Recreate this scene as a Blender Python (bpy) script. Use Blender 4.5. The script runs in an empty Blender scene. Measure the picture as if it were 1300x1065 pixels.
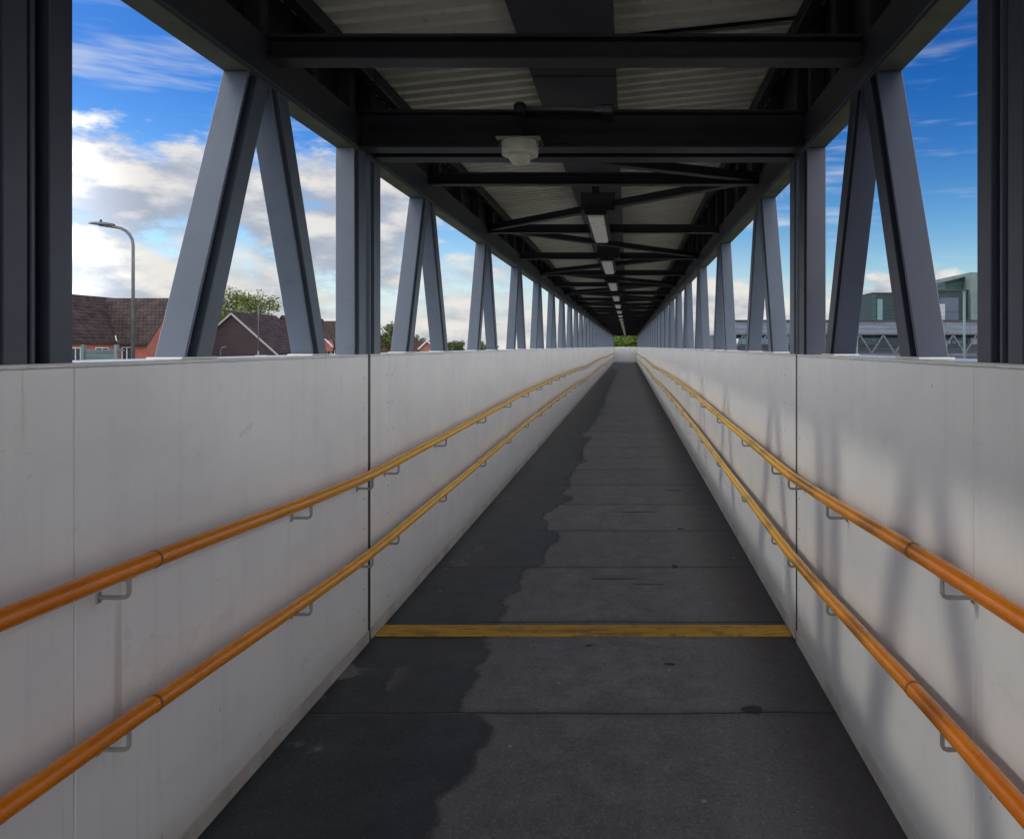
import bpy, bmesh, math, random
from mathutils import Vector, noise
random.seed(7)
R = math.radians
scene = bpy.context.scene
COL = scene.collection

# ------------------------------------------------------------------ helpers
class MB:
    """collects shapes, then links them as ONE mesh object with metre UVs"""
    def __init__(s): s.v = []; s.f = []
    def add(s, vs, fs):
        o = len(s.v); s.v += [Vector(p) for p in vs]
        s.f += [tuple(i + o for i in f) for f in fs]
        return s
    def box(s, x0, x1, y0, y1, z0, z1):
        x0, x1 = min(x0, x1), max(x0, x1); y0, y1 = min(y0, y1), max(y0, y1)
        vs = [(x, y, z) for z in (z0, z1) for x, y in ((x0, y0), (x1, y0), (x1, y1), (x0, y1))]
        return s.add(vs, [(3, 2, 1, 0), (4, 5, 6, 7), (0, 1, 5, 4), (1, 2, 6, 5), (2, 3, 7, 6), (3, 0, 4, 7)])
    def extrude(s, poly, off0, off1, plane='xy'):
        """polygon swept (sheared) from off0 to off1"""
        n = len(poly)
        def p3(p, o):
            if plane == 'xy': return Vector((p[0], p[1], 0)) + Vector(o)
            if plane == 'yz': return Vector((0, p[0], p[1])) + Vector(o)
            return Vector((p[0], 0, p[1])) + Vector(o)
        vs = [p3(p, off0) for p in poly] + [p3(p, off1) for p in poly]
        fs = [tuple(reversed(range(n))), tuple(range(n, 2 * n))]
        fs += [(i, (i + 1) % n, n + (i + 1) % n, n + i) for i in range(n)]
        return s.add(vs, fs)
    def bar(s, p0, p1, w, h, up=(0, 0, 1)):
        p0 = Vector(p0); p1 = Vector(p1); d = (p1 - p0).normalized(); up = Vector(up)
        r = d.cross(up).normalized(); u = r.cross(d).normalized()
        c = [(-w/2, -h/2), (w/2, -h/2), (w/2, h/2), (-w/2, h/2)]
        vs = [p + r*a + u*b for p in (p0, p1) for a, b in c]
        return s.add(vs, [(3, 2, 1, 0), (4, 5, 6, 7), (0, 1, 5, 4), (1, 2, 6, 5), (2, 3, 7, 6), (3, 0, 4, 7)])
    def tube(s, pts, r, n=12, caps=True):
        pts = [Vector(p) for p in pts]
        rs = r if isinstance(r, (list, tuple)) else [r] * len(pts)
        rings = []; prev = None
        for i, p in enumerate(pts):
            d = (pts[min(i+1, len(pts)-1)] - pts[max(i-1, 0)]).normalized()
            if prev is None:
                a = Vector((0, 0, 1)) if abs(d.z) < .9 else Vector((1, 0, 0))
                u = d.cross(a).normalized()
            else:
                u = (prev - d * prev.dot(d)).normalized()
            prev = u; w = d.cross(u)
            rings.append([p + (u*math.cos(t) + w*math.sin(t)) * rs[i] for t in [2*math.pi*k/n for k in range(n)]])
        vs = [q for ring in rings for q in ring]; fs = []
        for i in range(len(pts)-1):
            for k in range(n):
                fs.append((i*n+k, i*n+(k+1) % n, (i+1)*n+(k+1) % n, (i+1)*n+k))
        if caps:
            fs.append(tuple(reversed(range(n)))); fs.append(tuple(range((len(pts)-1)*n, len(pts)*n)))
        return s.add(vs, fs)
    def lathe(s, prof, c=(0, 0, 0), n=32):
        vs = [(c[0]+r*math.cos(2*math.pi*k/n), c[1]+r*math.sin(2*math.pi*k/n), c[2]+z) for r, z in prof for k in range(n)]
        fs = [(i*n+k, i*n+(k+1) % n, (i+1)*n+(k+1) % n, (i+1)*n+k) for i in range(len(prof)-1) for k in range(n)]
        return s.add(vs, fs)
    def build(s, name, mat, parent=None, smooth=False, bevel=0, segs=2, recalc=True):
        me = bpy.data.meshes.new(name)
        me.from_pydata([tuple(v) for v in s.v], [], s.f)
        bm = bmesh.new(); bm.from_mesh(me)
        if recalc: bmesh.ops.recalc_face_normals(bm, faces=bm.faces)
        if bevel:
            es = [e for e in bm.edges if len(e.link_faces) == 2 and e.calc_face_angle(0) > R(30)]
            bmesh.ops.bevel(bm, geom=es, offset=bevel, segments=segs, profile=.5, affect='EDGES', clamp_overlap=True)
        uv = bm.loops.layers.uv.new('UVMap')
        for f in bm.faces:
            n = f.normal
            if abs(n.z) > .99: u, w = Vector((1, 0, 0)), Vector((0, 1, 0))
            else:
                u = Vector((0, 0, 1)).cross(n).normalized(); w = n.cross(u).normalized()
            for l in f.loops: l[uv].uv = (l.vert.co.dot(u), l.vert.co.dot(w))
            f.smooth = smooth
        bm.to_mesh(me); bm.free()
        me.materials.append(mat)
        o = bpy.data.objects.new(name, me); COL.objects.link(o)
        if parent: o.parent = parent
        return o

def tag(o, label=None, cat=None, group=None, kind=None):
    if label: o['label'] = label
    if cat: o['category'] = cat
    if group: o['group'] = group
    if kind: o['kind'] = kind
    return o
def thing(name, label, cat, loc=(0, 0, 0), group=None, rz=0):
    o = bpy.data.objects.new(name, None); o.empty_display_size = .2
    COL.objects.link(o); o.location = loc; o.rotation_euler.z = rz
    return tag(o, label, cat, group)
def copy_tree(o, parent=None):
    c = o.copy(); COL.objects.link(c); c.parent = parent
    for ch in list(o.children): copy_tree(ch, c)
    return c

# ------------------------------------------------------------------ materials
class NT:
    def __init__(s, nt): s.nt = nt
    def n(s, typ, ins=None, **kw):
        nd = s.nt.nodes.new(typ)
        for k, v in kw.items(): setattr(nd, k, v)
        for k, v in (ins or {}).items():
            if hasattr(v, 'node'): s.nt.links.new(v, nd.inputs[k])
            else: nd.inputs[k].default_value = v
        return nd
    def math(s, op, a, b=0.0, c=0.0, clamp=False):
        return s.n('ShaderNodeMath', {0: a, 1: b, 2: c}, operation=op, use_clamp=clamp).outputs[0]
    def mix(s, f, a, b, blend='MIX'):
        nd = s.n('ShaderNodeMix', data_type='RGBA', blend_type=blend)
        for k, v in ((0, f), (6, a), (7, b)):
            if hasattr(v, 'node'): s.nt.links.new(v, nd.inputs[k])
            else: nd.inputs[k].default_value = v if k == 0 or len(v) == 4 else (*v, 1)
        return nd.outputs[2]
    def ramp(s, f, a, b):   # smoothstep a..b
        nd = s.n('ShaderNodeMapRange', {0: f, 1: a, 2: b, 3: 0.0, 4: 1.0}, interpolation_type='SMOOTHSTEP')
        return nd.outputs[0]
    def noise(s, vec, scale, detail=4, rough=.5, dist=0.0):
        return s.n('ShaderNodeTexNoise', {'Vector': vec, 'Scale': scale, 'Detail': detail, 'Roughness': rough, 'Distortion': dist}).outputs[0]
    def mapping(s, vec, scale=(1, 1, 1), loc=(0, 0, 0)):
        return s.n('ShaderNodeMapping', {0: vec, 1: loc, 3: scale}).outputs[0]
    def sep(s, vec): return s.n('ShaderNodeSeparateXYZ', {0: vec}).outputs
def new_mat(name):
    m = bpy.data.materials.new(name); m.use_nodes = True
    nt = m.node_tree; b = nt.nodes['Principled BSDF']
    return m, NT(nt), b
def bump(t, b, h, strength, dist=.01):
    nd = t.n('ShaderNodeBump', {'Height': h, 'Strength': strength, 'Distance': dist})
    t.nt.links.new(nd.outputs[0], b.inputs['Normal'])
def setc(t, b, c, r=None):
    if hasattr(c, 'node'): t.nt.links.new(c, b.inputs['Base Color'])
    else: b.inputs['Base Color'].default_value = (*c, 1)
    if r is not None:
        if hasattr(r, 'node'): t.nt.links.new(r, b.inputs['Roughness'])
        else: b.inputs['Roughness'].default_value = r
def geo(t): return t.n('ShaderNodeNewGeometry').outputs['Position']
def uvn(t): return t.n('ShaderNodeTexCoord').outputs['UV']

def m_paint(name, c, c2=None, rough=.45, scale=3.0, bmp=.05, metallic=0.0):
    m, t, b = new_mat(name); p = geo(t)
    n1 = t.noise(p, scale, 5, .6); n2 = t.noise(p, scale*14, 3, .6)
    c2 = c2 or tuple(x*.7 for x in c)
    col = t.mix(t.ramp(n1, .35, .7), c, c2)
    col = t.mix(t.math('MULTIPLY', t.ramp(n2, .55, .75), .35), col, tuple(x*.55 for x in c))
    setc(t, b, col, t.math('ADD', t.math('MULTIPLY', n1, .25), rough-.12))
    b.inputs['Metallic'].default_value = metallic
    if bmp: bump(t, b, t.math('ADD', n1, t.math('MULTIPLY', n2, .15)), bmp, .02)
    return m

def m_wall():
    m, t, b = new_mat('white_wall_paint'); p = geo(t); x, y, z = t.sep(p)
    # run-down streaks, smudges, grime near the floor
    st = t.noise(t.mapping(p, (1, 9, .5)), 1.2, 5, .6)
    st2 = t.noise(t.mapping(p, (1, 30, .9), (3, 0, 0)), 1.0, 3, .6)
    sm = t.noise(t.mapping(p, (1, 1, 1.6)), 1.6, 6, .62, .4)
    fine = t.noise(p, 55, 2, .6)
    dots = t.n('ShaderNodeTexVoronoi', {'Vector': t.mapping(p, (1, 1, 1)), 'Scale': 5.0}, feature='F1').outputs[0]
    base = t.mix(t.ramp(sm, .34, .7), (.85, .85, .84), (.78, .78, .775))
    base = t.mix(t.math('MULTIPLY', t.ramp(st, .5, .74), .22), base, (.60, .585, .57))
    base = t.mix(t.math('MULTIPLY', t.ramp(st2, .58, .78), .16), base, (.50, .46, .41))
    grime = t.math('MULTIPLY', t.ramp(t.math('ADD', z, t.math('MULTIPLY', sm, .32)), .36, .12), .6)
    base = t.mix(grime, base, (.36, .30, .24))
    sp = t.math('MULTIPLY', t.ramp(dots, .035, .012), .55)
    base = t.mix(sp, base, (.2, .17, .15))
    sc = t.noise(t.mapping(p, (1, 3, 14), (0, 5, 0)), 2.2, 4, .7, 1.2)
    base = t.mix(t.math('MULTIPLY', t.ramp(sc, .66, .74), .3), base, (.35, .33, .32))
    run = t.math('MULTIPLY', t.ramp(t.noise(t.mapping(p, (1, 16, .35), (0, 9, 0)), 1.9, 2, .5), .70, .76), t.ramp(t.noise(t.mapping(p, (1, 1, 1), (0, 2, 7)), 1.1, 2), .52, .66))
    base = t.mix(t.math('MULTIPLY', run, .45), base, (.42, .33, .24))
    base = t.mix(t.math('MULTIPLY', t.ramp(t.noise(t.mapping(p, (1, 1, 2.2), (0, 4, 3)), 3.6, 5, .7), .60, .72), .28), base, (.55, .545, .56))
    setc(t, b, base, t.math('ADD', t.math('MULTIPLY', sm, .25), .20))
    b.inputs['Specular IOR Level'].default_value = .5
    wav = t.noise(t.mapping(p, (1, .9, .8)), 1.3, 2, .5)
    bump(t, b, t.math('ADD', wav, t.math('MULTIPLY', fine, .006)), .55, .035)
    return m

def m_floor():
    m, t, b = new_mat('dark_walkway_surface'); p = geo(t); x, y, z = t.sep(p)
    fine = t.noise(p, 160, 3, .7); mid = t.noise(p, 6, 6, .65); big = t.noise(t.mapping(p, (1, .45, 1)), 1.5, 5, .6)
    # transverse board seams, spaced 1.05 m
    wob = t.math('MULTIPLY', t.math('SUBTRACT', t.noise(p, 2.0, 3), .5), .05)
    yy = t.math('ADD', t.math('ADD', y, wob), -.03 + 105)
    board = t.math('FLOOR', t.math('DIVIDE', yy, 1.05))
    fr = t.math('ABSOLUTE', t.math('SUBTRACT', t.math('FRACT', t.math('DIVIDE', yy, 1.05)), .5))
    seam = t.ramp(fr, .4925, .4985)
    soft = t.ramp(fr, .44, .5)
    bn = t.n('ShaderNodeTexWhiteNoise', {'W': board}, noise_dimensions='1D').outputs[0]
    # wet run along the left side, its edge wandering, stepping at each board
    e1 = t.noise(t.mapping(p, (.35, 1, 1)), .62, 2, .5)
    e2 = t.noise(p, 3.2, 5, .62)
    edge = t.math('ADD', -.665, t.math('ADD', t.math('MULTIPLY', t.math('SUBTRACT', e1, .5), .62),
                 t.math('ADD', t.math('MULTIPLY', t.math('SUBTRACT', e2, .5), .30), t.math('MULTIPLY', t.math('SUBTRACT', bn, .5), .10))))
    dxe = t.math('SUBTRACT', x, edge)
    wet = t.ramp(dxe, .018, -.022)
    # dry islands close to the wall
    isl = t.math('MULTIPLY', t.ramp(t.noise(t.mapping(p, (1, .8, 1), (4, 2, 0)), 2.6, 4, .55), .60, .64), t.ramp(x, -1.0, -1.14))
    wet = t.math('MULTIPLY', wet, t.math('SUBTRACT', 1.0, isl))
    dry = t.mix(t.ramp(mid, .3, .72), (.165, .161, .163), (.225, .217, .213))
    dry = t.mix(t.math('MULTIPLY', t.ramp(big, .45, .75), .4), dry, (.125, .12, .125))
    dry = t.mix(t.math('MULTIPLY', t.ramp(fine, .48, .72), .5), dry, (.33, .32, .31))
    dry = t.mix(t.math('MULTIPLY', t.ramp(t.noise(p, 38, 3, .7), .55, .68), .4), dry, (.09, .087, .09))
    dry = t.mix(t.math('MULTIPLY', t.math('MULTIPLY', t.ramp(t.math('ABSOLUTE', t.math('ADD', x, .05)), .55, .05), t.ramp(mid, .42, .66)), .4), dry, (.29, .28, .275))
    dry = t.mix(t.math('MULTIPLY', bn, .3), dry, (.13, .13, .136))
    tide = t.math('MULTIPLY', t.ramp(t.math('ABSOLUTE', dxe), .035, .0), .45)
    dry = t.mix(t.math('MULTIPLY', t.ramp(t.math('ABSOLUTE', t.math('SUBTRACT', dxe, .05)), .06, .0), .3), dry, (.21, .20, .185))
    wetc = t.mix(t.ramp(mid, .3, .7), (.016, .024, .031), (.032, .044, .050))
    cell = t.n('ShaderNodeTexVoronoi', {'Vector': p, 'Scale': 120.0}, feature='F1').outputs['Color']
    cr = t.sep(cell)[0]
    dry = t.mix(t.math('MULTIPLY', t.ramp(cr, .80, .95), .28), dry, (.38, .37, .355))
    dry = t.mix(t.math('MULTIPLY', t.ramp(cr, .25, .05), .3), dry, (.07, .068, .07))
    wetc = t.mix(t.math('MULTIPLY', t.ramp(cr, .85, .98), .35), wetc, (.13, .14, .14))
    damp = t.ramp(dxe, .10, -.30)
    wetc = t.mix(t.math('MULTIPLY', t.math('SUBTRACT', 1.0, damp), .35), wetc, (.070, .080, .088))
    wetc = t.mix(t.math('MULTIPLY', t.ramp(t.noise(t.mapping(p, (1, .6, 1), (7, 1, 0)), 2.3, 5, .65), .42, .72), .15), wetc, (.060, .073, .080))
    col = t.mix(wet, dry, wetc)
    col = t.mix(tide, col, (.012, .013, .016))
    # darker towards the right wall
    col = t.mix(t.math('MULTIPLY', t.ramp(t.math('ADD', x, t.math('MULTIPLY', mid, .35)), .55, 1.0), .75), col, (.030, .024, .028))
    # blotches of old gum and spilled drink
    sp = None; ns_ = t.math('MULTIPLY', t.math('SUBTRACT', t.noise(p, 22, 2), .5), 2.4)
    for (px, py, rx, ry) in ((.526, 3.21, .045, .04), (.203, 3.67, .028, .018), (-.2, 3.9, .02, .016), (.33, 5.3, .02, .05), (.45, 6.4, .03, .03), (.12, 4.9, .12, .012), (-.1, 5.02, .16, .014), (.05, 7.05, .2, .02), (.5, 8.1, .1, .03)):
        dx = t.math('DIVIDE', t.math('SUBTRACT', x, px), rx); dy = t.math('DIVIDE', t.math('SUBTRACT', y, py), ry)
        d = t.math('ADD', t.math('MULTIPLY', dx, dx), t.math('MULTIPLY', dy, dy))
        d = t.math('ADD', d, ns_)
        k = t.ramp(d, 1.25, .8); sp = k if sp is None else t.math('MAXIMUM', sp, k)
    col = t.mix(t.math('MULTIPLY', sp, .8), col, (.014, .013, .015))
    vor = t.n('ShaderNodeTexVoronoi', {'Vector': p, 'Scale': 4.3, 'Randomness': 1.0}, feature='F1').outputs[0]
    col = t.mix(t.math('MULTIPLY', t.ramp(vor, .05, .03), .5), col, (.55, .54, .5))
    col = t.mix(t.math('MULTIPLY', soft, .3), col, (.05, .05, .053))
    col = t.mix(t.math('MULTIPLY', seam, .85), col, (.006, .006, .007))
    rough = t.math('SUBTRACT', t.math('ADD', .70, t.math('MULTIPLY', mid, .2)), t.math('MULTIPLY', wet, t.math('ADD', .36, t.math('MULTIPLY', t.ramp(mid, .3, .7), .08))))
    setc(t, b, col, rough)
    b.inputs['Specular IOR Level'].default_value = .35
    h = t.math('SUBTRACT', t.math('ADD', t.math('MULTIPLY', fine, t.math('SUBTRACT', .22, t.math('MULTIPLY', wet, .12))), t.math('MULTIPLY', mid, t.math('SUBTRACT', .25, t.math('MULTIPLY', wet, .22)))), seam)
    bump(t, b, h, .5, .006)
    return m

def m_yellow_strip():
    m, t, b = new_mat('worn_yellow_nosing'); p = geo(t)
    n = t.noise(t.mapping(p, (1.2, 8, 1)), 5, 6, .72, .3); f = t.noise(p, 60, 3, .7)
    col = t.mix(t.ramp(n, .3, .7), (.66, .36, .030), (.54, .31, .045))
    col = t.mix(t.math('MULTIPLY', t.ramp(t.noise(t.mapping(p, (1, 5, 1), (2, 0, 0)), 7, 6, .75), .53, .62), .6), col, (.14, .10, .045))
    col = t.mix(t.math('MULTIPLY', t.ramp(t.noise(t.mapping(p, (1, 3, 1), (5, 0, 0)), 2.6, 5, .75), .52, .60), .6), col, (.16, .12, .06))
    col = t.mix(t.math('MULTIPLY', t.ramp(f, .62, .75), .6), col, (.35, .3, .22))
    setc(t, b, col, .6); bump(t, b, t.math('ADD', n, f), .35, .004)
    return m

def m_rail():
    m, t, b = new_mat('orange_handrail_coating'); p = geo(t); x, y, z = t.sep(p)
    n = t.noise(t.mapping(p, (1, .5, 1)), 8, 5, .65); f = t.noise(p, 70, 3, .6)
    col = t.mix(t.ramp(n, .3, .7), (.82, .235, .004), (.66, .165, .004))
    col = t.mix(t.ramp(y, 1.3, 5.5), col, (.97, .53, .03))  # darker orange near the eye: edge darkening put into the coating colour
    col = t.mix(t.math('MULTIPLY', t.ramp(t.noise(t.mapping(p, (1, .8, 1), (0, 3, 0)), 5, 5, .7), .56, .70), .2), col, (.45, .18, .015))
    col = t.mix(t.math('MULTIPLY', t.ramp(f, .64, .74), .55), col, (.22, .10, .03))
    setc(t, b, col, t.math('ADD', t.math('MULTIPLY', n, .22), .12))
    b.inputs['Specular IOR Level'].default_value = .75
    bump(t, b, t.math('ADD', n, t.math('MULTIPLY', f, .4)), .2, .004)
    return m

def m_tiles(name, c1, c2):
    m, t, b = new_mat(name); u = uvn(t)
    br = t.n('ShaderNodeTexBrick', {'Vector': u, 'Color1': (*c1, 1), 'Color2': (*c2, 1), 'Mortar': (.006, .005, .005, 1), 'Scale': 1.0, 'Mortar Size': .035, 'Brick Width': .34, 'Row Height': .40, 'Bias': 0.0, 'Mortar Smooth': .5}, offset=0.5)
    n = t.noise(u, 1.1, 4, .6)
    col = t.mix(t.math('MULTIPLY', t.ramp(n, .4, .75), .5), br.outputs[0], tuple(x*1.7 for x in c1))
    setc(t, b, col, .75)
    s = t.sep(u)
    saw = t.math('FRACT', t.math('DIVIDE', s[1], .40))
    wv = t.math('SINE', t.math('MULTIPLY', s[0], 18.5))
    bump(t, b, t.math('ADD', t.math('SUBTRACT', 1.0, saw), t.math('MULTIPLY', wv, .18)), .6, .04)
    b.inputs['Specular IOR Level'].default_value = .12
    return m
def m_brick(name, c1, c2, mort=(.22, .19, .17)):
    m, t, b = new_mat(name); u = uvn(t)
    br = t.n('ShaderNodeTexBrick', {'Vector': u, 'Color1': (*c1, 1), 'Color2': (*c2, 1), 'Mortar': (*mort, 1), 'Scale': 1.0, 'Mortar Size': .01, 'Brick Width': .225, 'Row Height': .075, 'Bias': 0.0})
    n = t.noise(u, .9, 5, .6)
    setc(t, b, t.mix(t.math('MULTIPLY', t.ramp(n, .4, .7), .4), br.outputs[0], tuple(x*.5 for x in c1)), .85)
    return m
def m_boards(name, c, pitch=.18):
    m, t, b = new_mat(name); u = uvn(t); s = t.sep(u)
    fr = t.math('FRACT', t.math('DIVIDE', s[1], pitch))
    n = t.noise(t.mapping(u, (.3, 4, 1)), 2.0, 4, .6)
    col = t.mix(t.ramp(n, .3, .7), c, tuple(x*.6 for x in c))
    setc(t, b, t.mix(t.ramp(fr, .86, .96), col, tuple(x*.3 for x in c)), .7)
    bump(t, b, t.math('SUBTRACT', 1.0, fr), .5, .03)
    return m
def m_glass(name, c):
    m, t, b = new_mat(name); n = t.noise(geo(t), .8, 3)
    setc(t, b, t.mix(n, c, tuple(x*.5 for x in c)), .18)
    b.inputs['Specular IOR Level'].default_value = .35
    return m
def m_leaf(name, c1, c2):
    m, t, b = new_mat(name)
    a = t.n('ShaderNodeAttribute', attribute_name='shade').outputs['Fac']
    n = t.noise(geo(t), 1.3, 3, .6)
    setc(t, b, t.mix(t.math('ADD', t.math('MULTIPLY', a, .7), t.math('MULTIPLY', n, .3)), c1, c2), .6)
    b.inputs['Transmission Weight'].default_value = 0
    tr = t.n('ShaderNodeBsdfTranslucent'); tr.inputs[0].default_value = (c2[0]*1.1, c2[1]*1.15, c2[2]*.5, 1)
    mx = t.n('ShaderNodeMixShader', {0: .3, 1: b.outputs[0], 2: tr.outputs[0]})
    t.nt.links.new(mx.outputs[0], t.nt.nodes['Material Output'].inputs[0])
    return m
def m_ground():
    m, t, b = new_mat('verge_ground'); p = geo(t)
    n = t.noise(p, .05, 5, .6); f = t.noise(p, 2.5, 5, .65)
    c = t.mix(t.ramp(f, .3, .7), (.05, .075, .025), (.09, .10, .04))
    c = t.mix(t.ramp(n, .48, .55), c, (.11, .105, .1))
    setc(t, b, c, .9); bump(t, b, f, .4, .05)
    return m
def m_sheet():
    m, t, b = new_mat('roof_sheet_coating'); p = geo(t)
    n = t.noise(t.mapping(p, (.6, 2.5, 1)), 2.2, 5, .65); f = t.noise(p, 22, 3, .6)
    col = t.mix(t.ramp(n, .3, .7), (.80, .79, .68), (.66, .65, .55))
    col = t.mix(t.math('MULTIPLY', t.ramp(f, .62, .74), .4), col, (.14, .12, .09))
    setc(t, b, col, .5)
    return m

WALL = m_wall(); FLOOR = m_floor(); NOSE = m_yellow_strip(); RAIL = m_rail(); RAILJ = m_paint('dark_orange_joint', (.30, .10, .01), (.15, .06, .01), .5, 8, 0); SHEET = m_sheet()
KICK = m_paint('scuffed_skirting_paint', (.56, .54, .51), (.40, .37, .33), .5, 4, .08)
CAP = m_paint('white_cap_paint', (.80, .79, .77), (.70, .69, .67), .4, 3, .03)
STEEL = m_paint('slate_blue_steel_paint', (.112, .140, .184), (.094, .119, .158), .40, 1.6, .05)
DARK = m_paint('shaded_roof_steel_paint', (.022, .021, .029), (.017, .017, .024), .5, 2, .05)  # roof steel with the shade under the roof put into its colour
CLAD = m_paint('dark_cladding_paint', (.020, .021, .028), (.015, .016, .022), .55, 2, .03)
TRAY = m_paint('tray_paint', (.060, .058, .075), (.045, .044, .06), .5, 2, .03)
GALV = m_paint('grey_bracket_paint', (.36, .35, .34), (.25, .24, .23), .45, 9, .05)
BOLT = m_paint('rusty_bolt', (.10, .06, .04), (.05, .03, .02), .7, 40, 0)
PLASTIC = m_paint('white_plastic', (.66, .63, .53), (.54, .51, .43), .35, 8, .02)
DIFF = m_paint('white_lamp_diffuser', (.86, .83, .79), (.82, .79, .74), .3, 5, 0)
_b = DIFF.node_tree.nodes['Principled BSDF']; _b.inputs['Emission Color'].default_value = (1, .95, .9, 1); _b.inputs['Emission Strength'].default_value = .04  # faint glow added to brighten the unlit diffusers
BLACK = m_paint('joint_shade_black', (.018, .018, .022), None, .45, 6, 0)
POLE_G = m_paint('green_grey_pole', (.20, .25, .19), (.14, .18, .14), .5, 3, .05)
POLE_D = m_paint('galvanised_lamp_pole', (.13, .14, .14), (.09, .10, .10), .45, 3, .05)
TILE_B = m_tiles('brown_roof_tiles', (.075, .052, .045), (.048, .035, .032))
TILE_R = m_tiles('reddish_roof_tiles', (.10, .05, .035), (.07, .035, .028))
BRICK = m_brick('red_brick', (.42, .085, .042), (.34, .068, .036))
BRICK2 = m_brick('orange_brick', (.42, .15, .08), (.34, .11, .06))
BOARD = m_boards('dark_brown_weatherboard', (.040, .024, .028))
TRIM = m_paint('white_trim', (.74, .74, .74), None, .5, 5, 0)
GLASS = m_glass('window_glass', (.05, .065, .08)); TEAL = m_glass('teal_window_glass', (.10, .22, .24)); BLUEG = m_glass('blue_window_glass', (.02, .06, .11))
GREENC = m_boards('dark_green_cladding', (.009, .034, .036), .4); GREENP = m_boards('pale_green_cladding', (.02, .068, .066), .6)
PALEC = m_paint('pale_grey_green_column', (.12, .17, .165), (.09, .13, .125), .6, 1, 0)
GREYM = m_boards('grey_sheet_metal', (.24, .25, .27), .35); BLUEP = m_boards('blue_grey_fascia', (.16, .19, .235), .28); GREYD = m_boards('blue_grey_panel', (.12, .14, .18), .25)
FENCE = m_boards('grey_green_fence_panel', (.10, .15, .15), .15)
SILVER = m_paint('silver_duct', (.30, .32, .34), None, .5, 2, 0, .1)
BARK = m_paint('bark', (.07, .05, .035), (.04, .03, .02), .9, 6, .3)
LEAF = m_leaf('green_leaves', (.030, .046, .012), (.13, .16, .045)); LEAF3 = m_leaf('olive_leaves', (.05, .07, .015), (.20, .23, .07)); LEAF2 = m_leaf('light_green_leaves', (.045, .085, .010), (.17, .25, .035))
GROUND = m_ground(); ASPH = m_paint('asphalt', (.05, .05, .052), (.04, .04, .042), .9, 2, .1)

# ------------------------------------------------------------------ dimensions (metres; y runs along the bridge, eye at the origin)
EYE = 1.54; XL, XR = -1.353, .8825; XC = (XL+XR)/2
YB, YJ, YE = -1.9, 3.96, 71.6          # back end, joint between the spans, far end
WT = 1.50; CB, CT = 2.54, 2.715        # parapet top, chord bottom and top
def P(s, d): return XL - d if s < 0 else XR + d     # d = distance outward from the wall's inner face
SIDE = {-1: 'left', 1: 'right'}
NEAR_APEX = [2.88]; PER = 2.2
FAR_APEX = [5.2 + PER*i for i in range(31) if 5.2 + PER*i < YE - .6]

# ------------------------------------------------------------------ walkway
walk = MB().add([(XL-.2, YB, 0), (XR+.2, YB, 0), (XR+.2, YE, 0), (XL-.2, YE, 0), (XL-.2, YB, -.25), (XR+.2, YB, -.25), (XR+.2, YE, -.25), (XL-.2, YE, -.25)],
    [(0, 1, 2, 3), (7, 6, 5, 4), (0, 4, 5, 1), (1, 5, 6, 2), (2, 6, 7, 3), (3, 7, 4, 0)]).build('walkway', FLOOR)
tag(walk, kind='structure')
ns = MB()
ns.box(XL+.012, XR-.012, 4.018, 4.162, .0005, .008)
for i in range(4): ns.box(XL+.014, XR-.014, 4.022+.0355*i, 4.022+.0355*i+.028, .0085, .0125)
tag(ns.build('threshold_strip', NOSE, bevel=.0015, segs=1), 'worn yellow ridged strip laid across the walkway at the joint between spans', 'floor strip')

# ------------------------------------------------------------------ parapet walls
def parapet(s, y0, y1, cuts, label, rivets):
    t = thing('parapet_wall', label, 'wall', (P(s, 0), y0, 0))
    L = lambda d: P(s, d) - P(s, 0)
    ys = [y0] + cuts + [y1]
    for a, b_ in zip(ys[:-1], ys[1:]):
        g = .0015
        MB().box(L(0), L(.03), a-y0+g, b_-y0-g, .012, WT-.012).build('wall_panel', WALL, t, bevel=.002, segs=1)
    MB().box(L(.004), L(.245), .0, y1-y0, -.25, .011).box(L(.215), L(.245), .0, y1-y0, .012, WT-.012).build('outer_panel', GREYD, t)
    MB().box(L(-.001), L(.25), 0.0, y1-y0, WT-.011, WT).build('wall_cap', CAP, t, bevel=.003, segs=1)
    k = MB().box(L(-.007), L(-.0005), .0, y1-y0, .002, .062)
    k.build('skirting', KICK, t, bevel=.002, segs=1)
    rv = MB()
    for yr in rivets:
        for k in range(9):
            z = .14 + .155*k
            rv.add(*dome(L(0), s, yr - y0, z, .0055))
    if y0 < 0: MB().box(L(.0015), L(.12), y1-y0+.0005, y1-y0+.0395, .013, WT+.0005).build('joint_dark_strip', BLACK, t)  # black strip added in the open gap to stand for its shade
    if rivets: rv.build('rivets', KICK, t, smooth=True)
    return t
def dome(x, s, y, z, r):
    n = 8; vs = []; ins = -s
    for rr, h in ((r, -.0005), (r*.75, r*.4), (0.0005, r*.55)):
        for k in range(n):
            vs.append((x + ins*h, y + rr*math.cos(2*math.pi*k/n), z + rr*math.sin(2*math.pi*k/n)))
    return vs, [(i*n+k, i*n+(k+1) % n, (i+1)*n+(k+1) % n, (i+1)*n+k) for i in range(2) for k in range(n)]
for s in (-1, 1):
    parapet(s, YB, YJ-.020, [1.85 if s < 0 else 1.93], f'short near section of white steel parapet wall on the {SIDE[s]}, between the camera and the dark joint', [3.88])
    parapet(s, YJ+.020, YE, [4.3 + 4.4*i for i in range(15)], f'long white parapet wall running to the far end along the {SIDE[s]} side of the walkway', [4.26, 4.34, 8.66, 8.74])
MB().box(XL-.1, XR+.1, YE+.01, YE+.09, 0.0, WT).build('end_wall', WALL, bevel=.004, segs=1)
tag(bpy.data.objects['end_wall'], 'small white end wall closing the far end of the walkway', 'wall')

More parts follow.
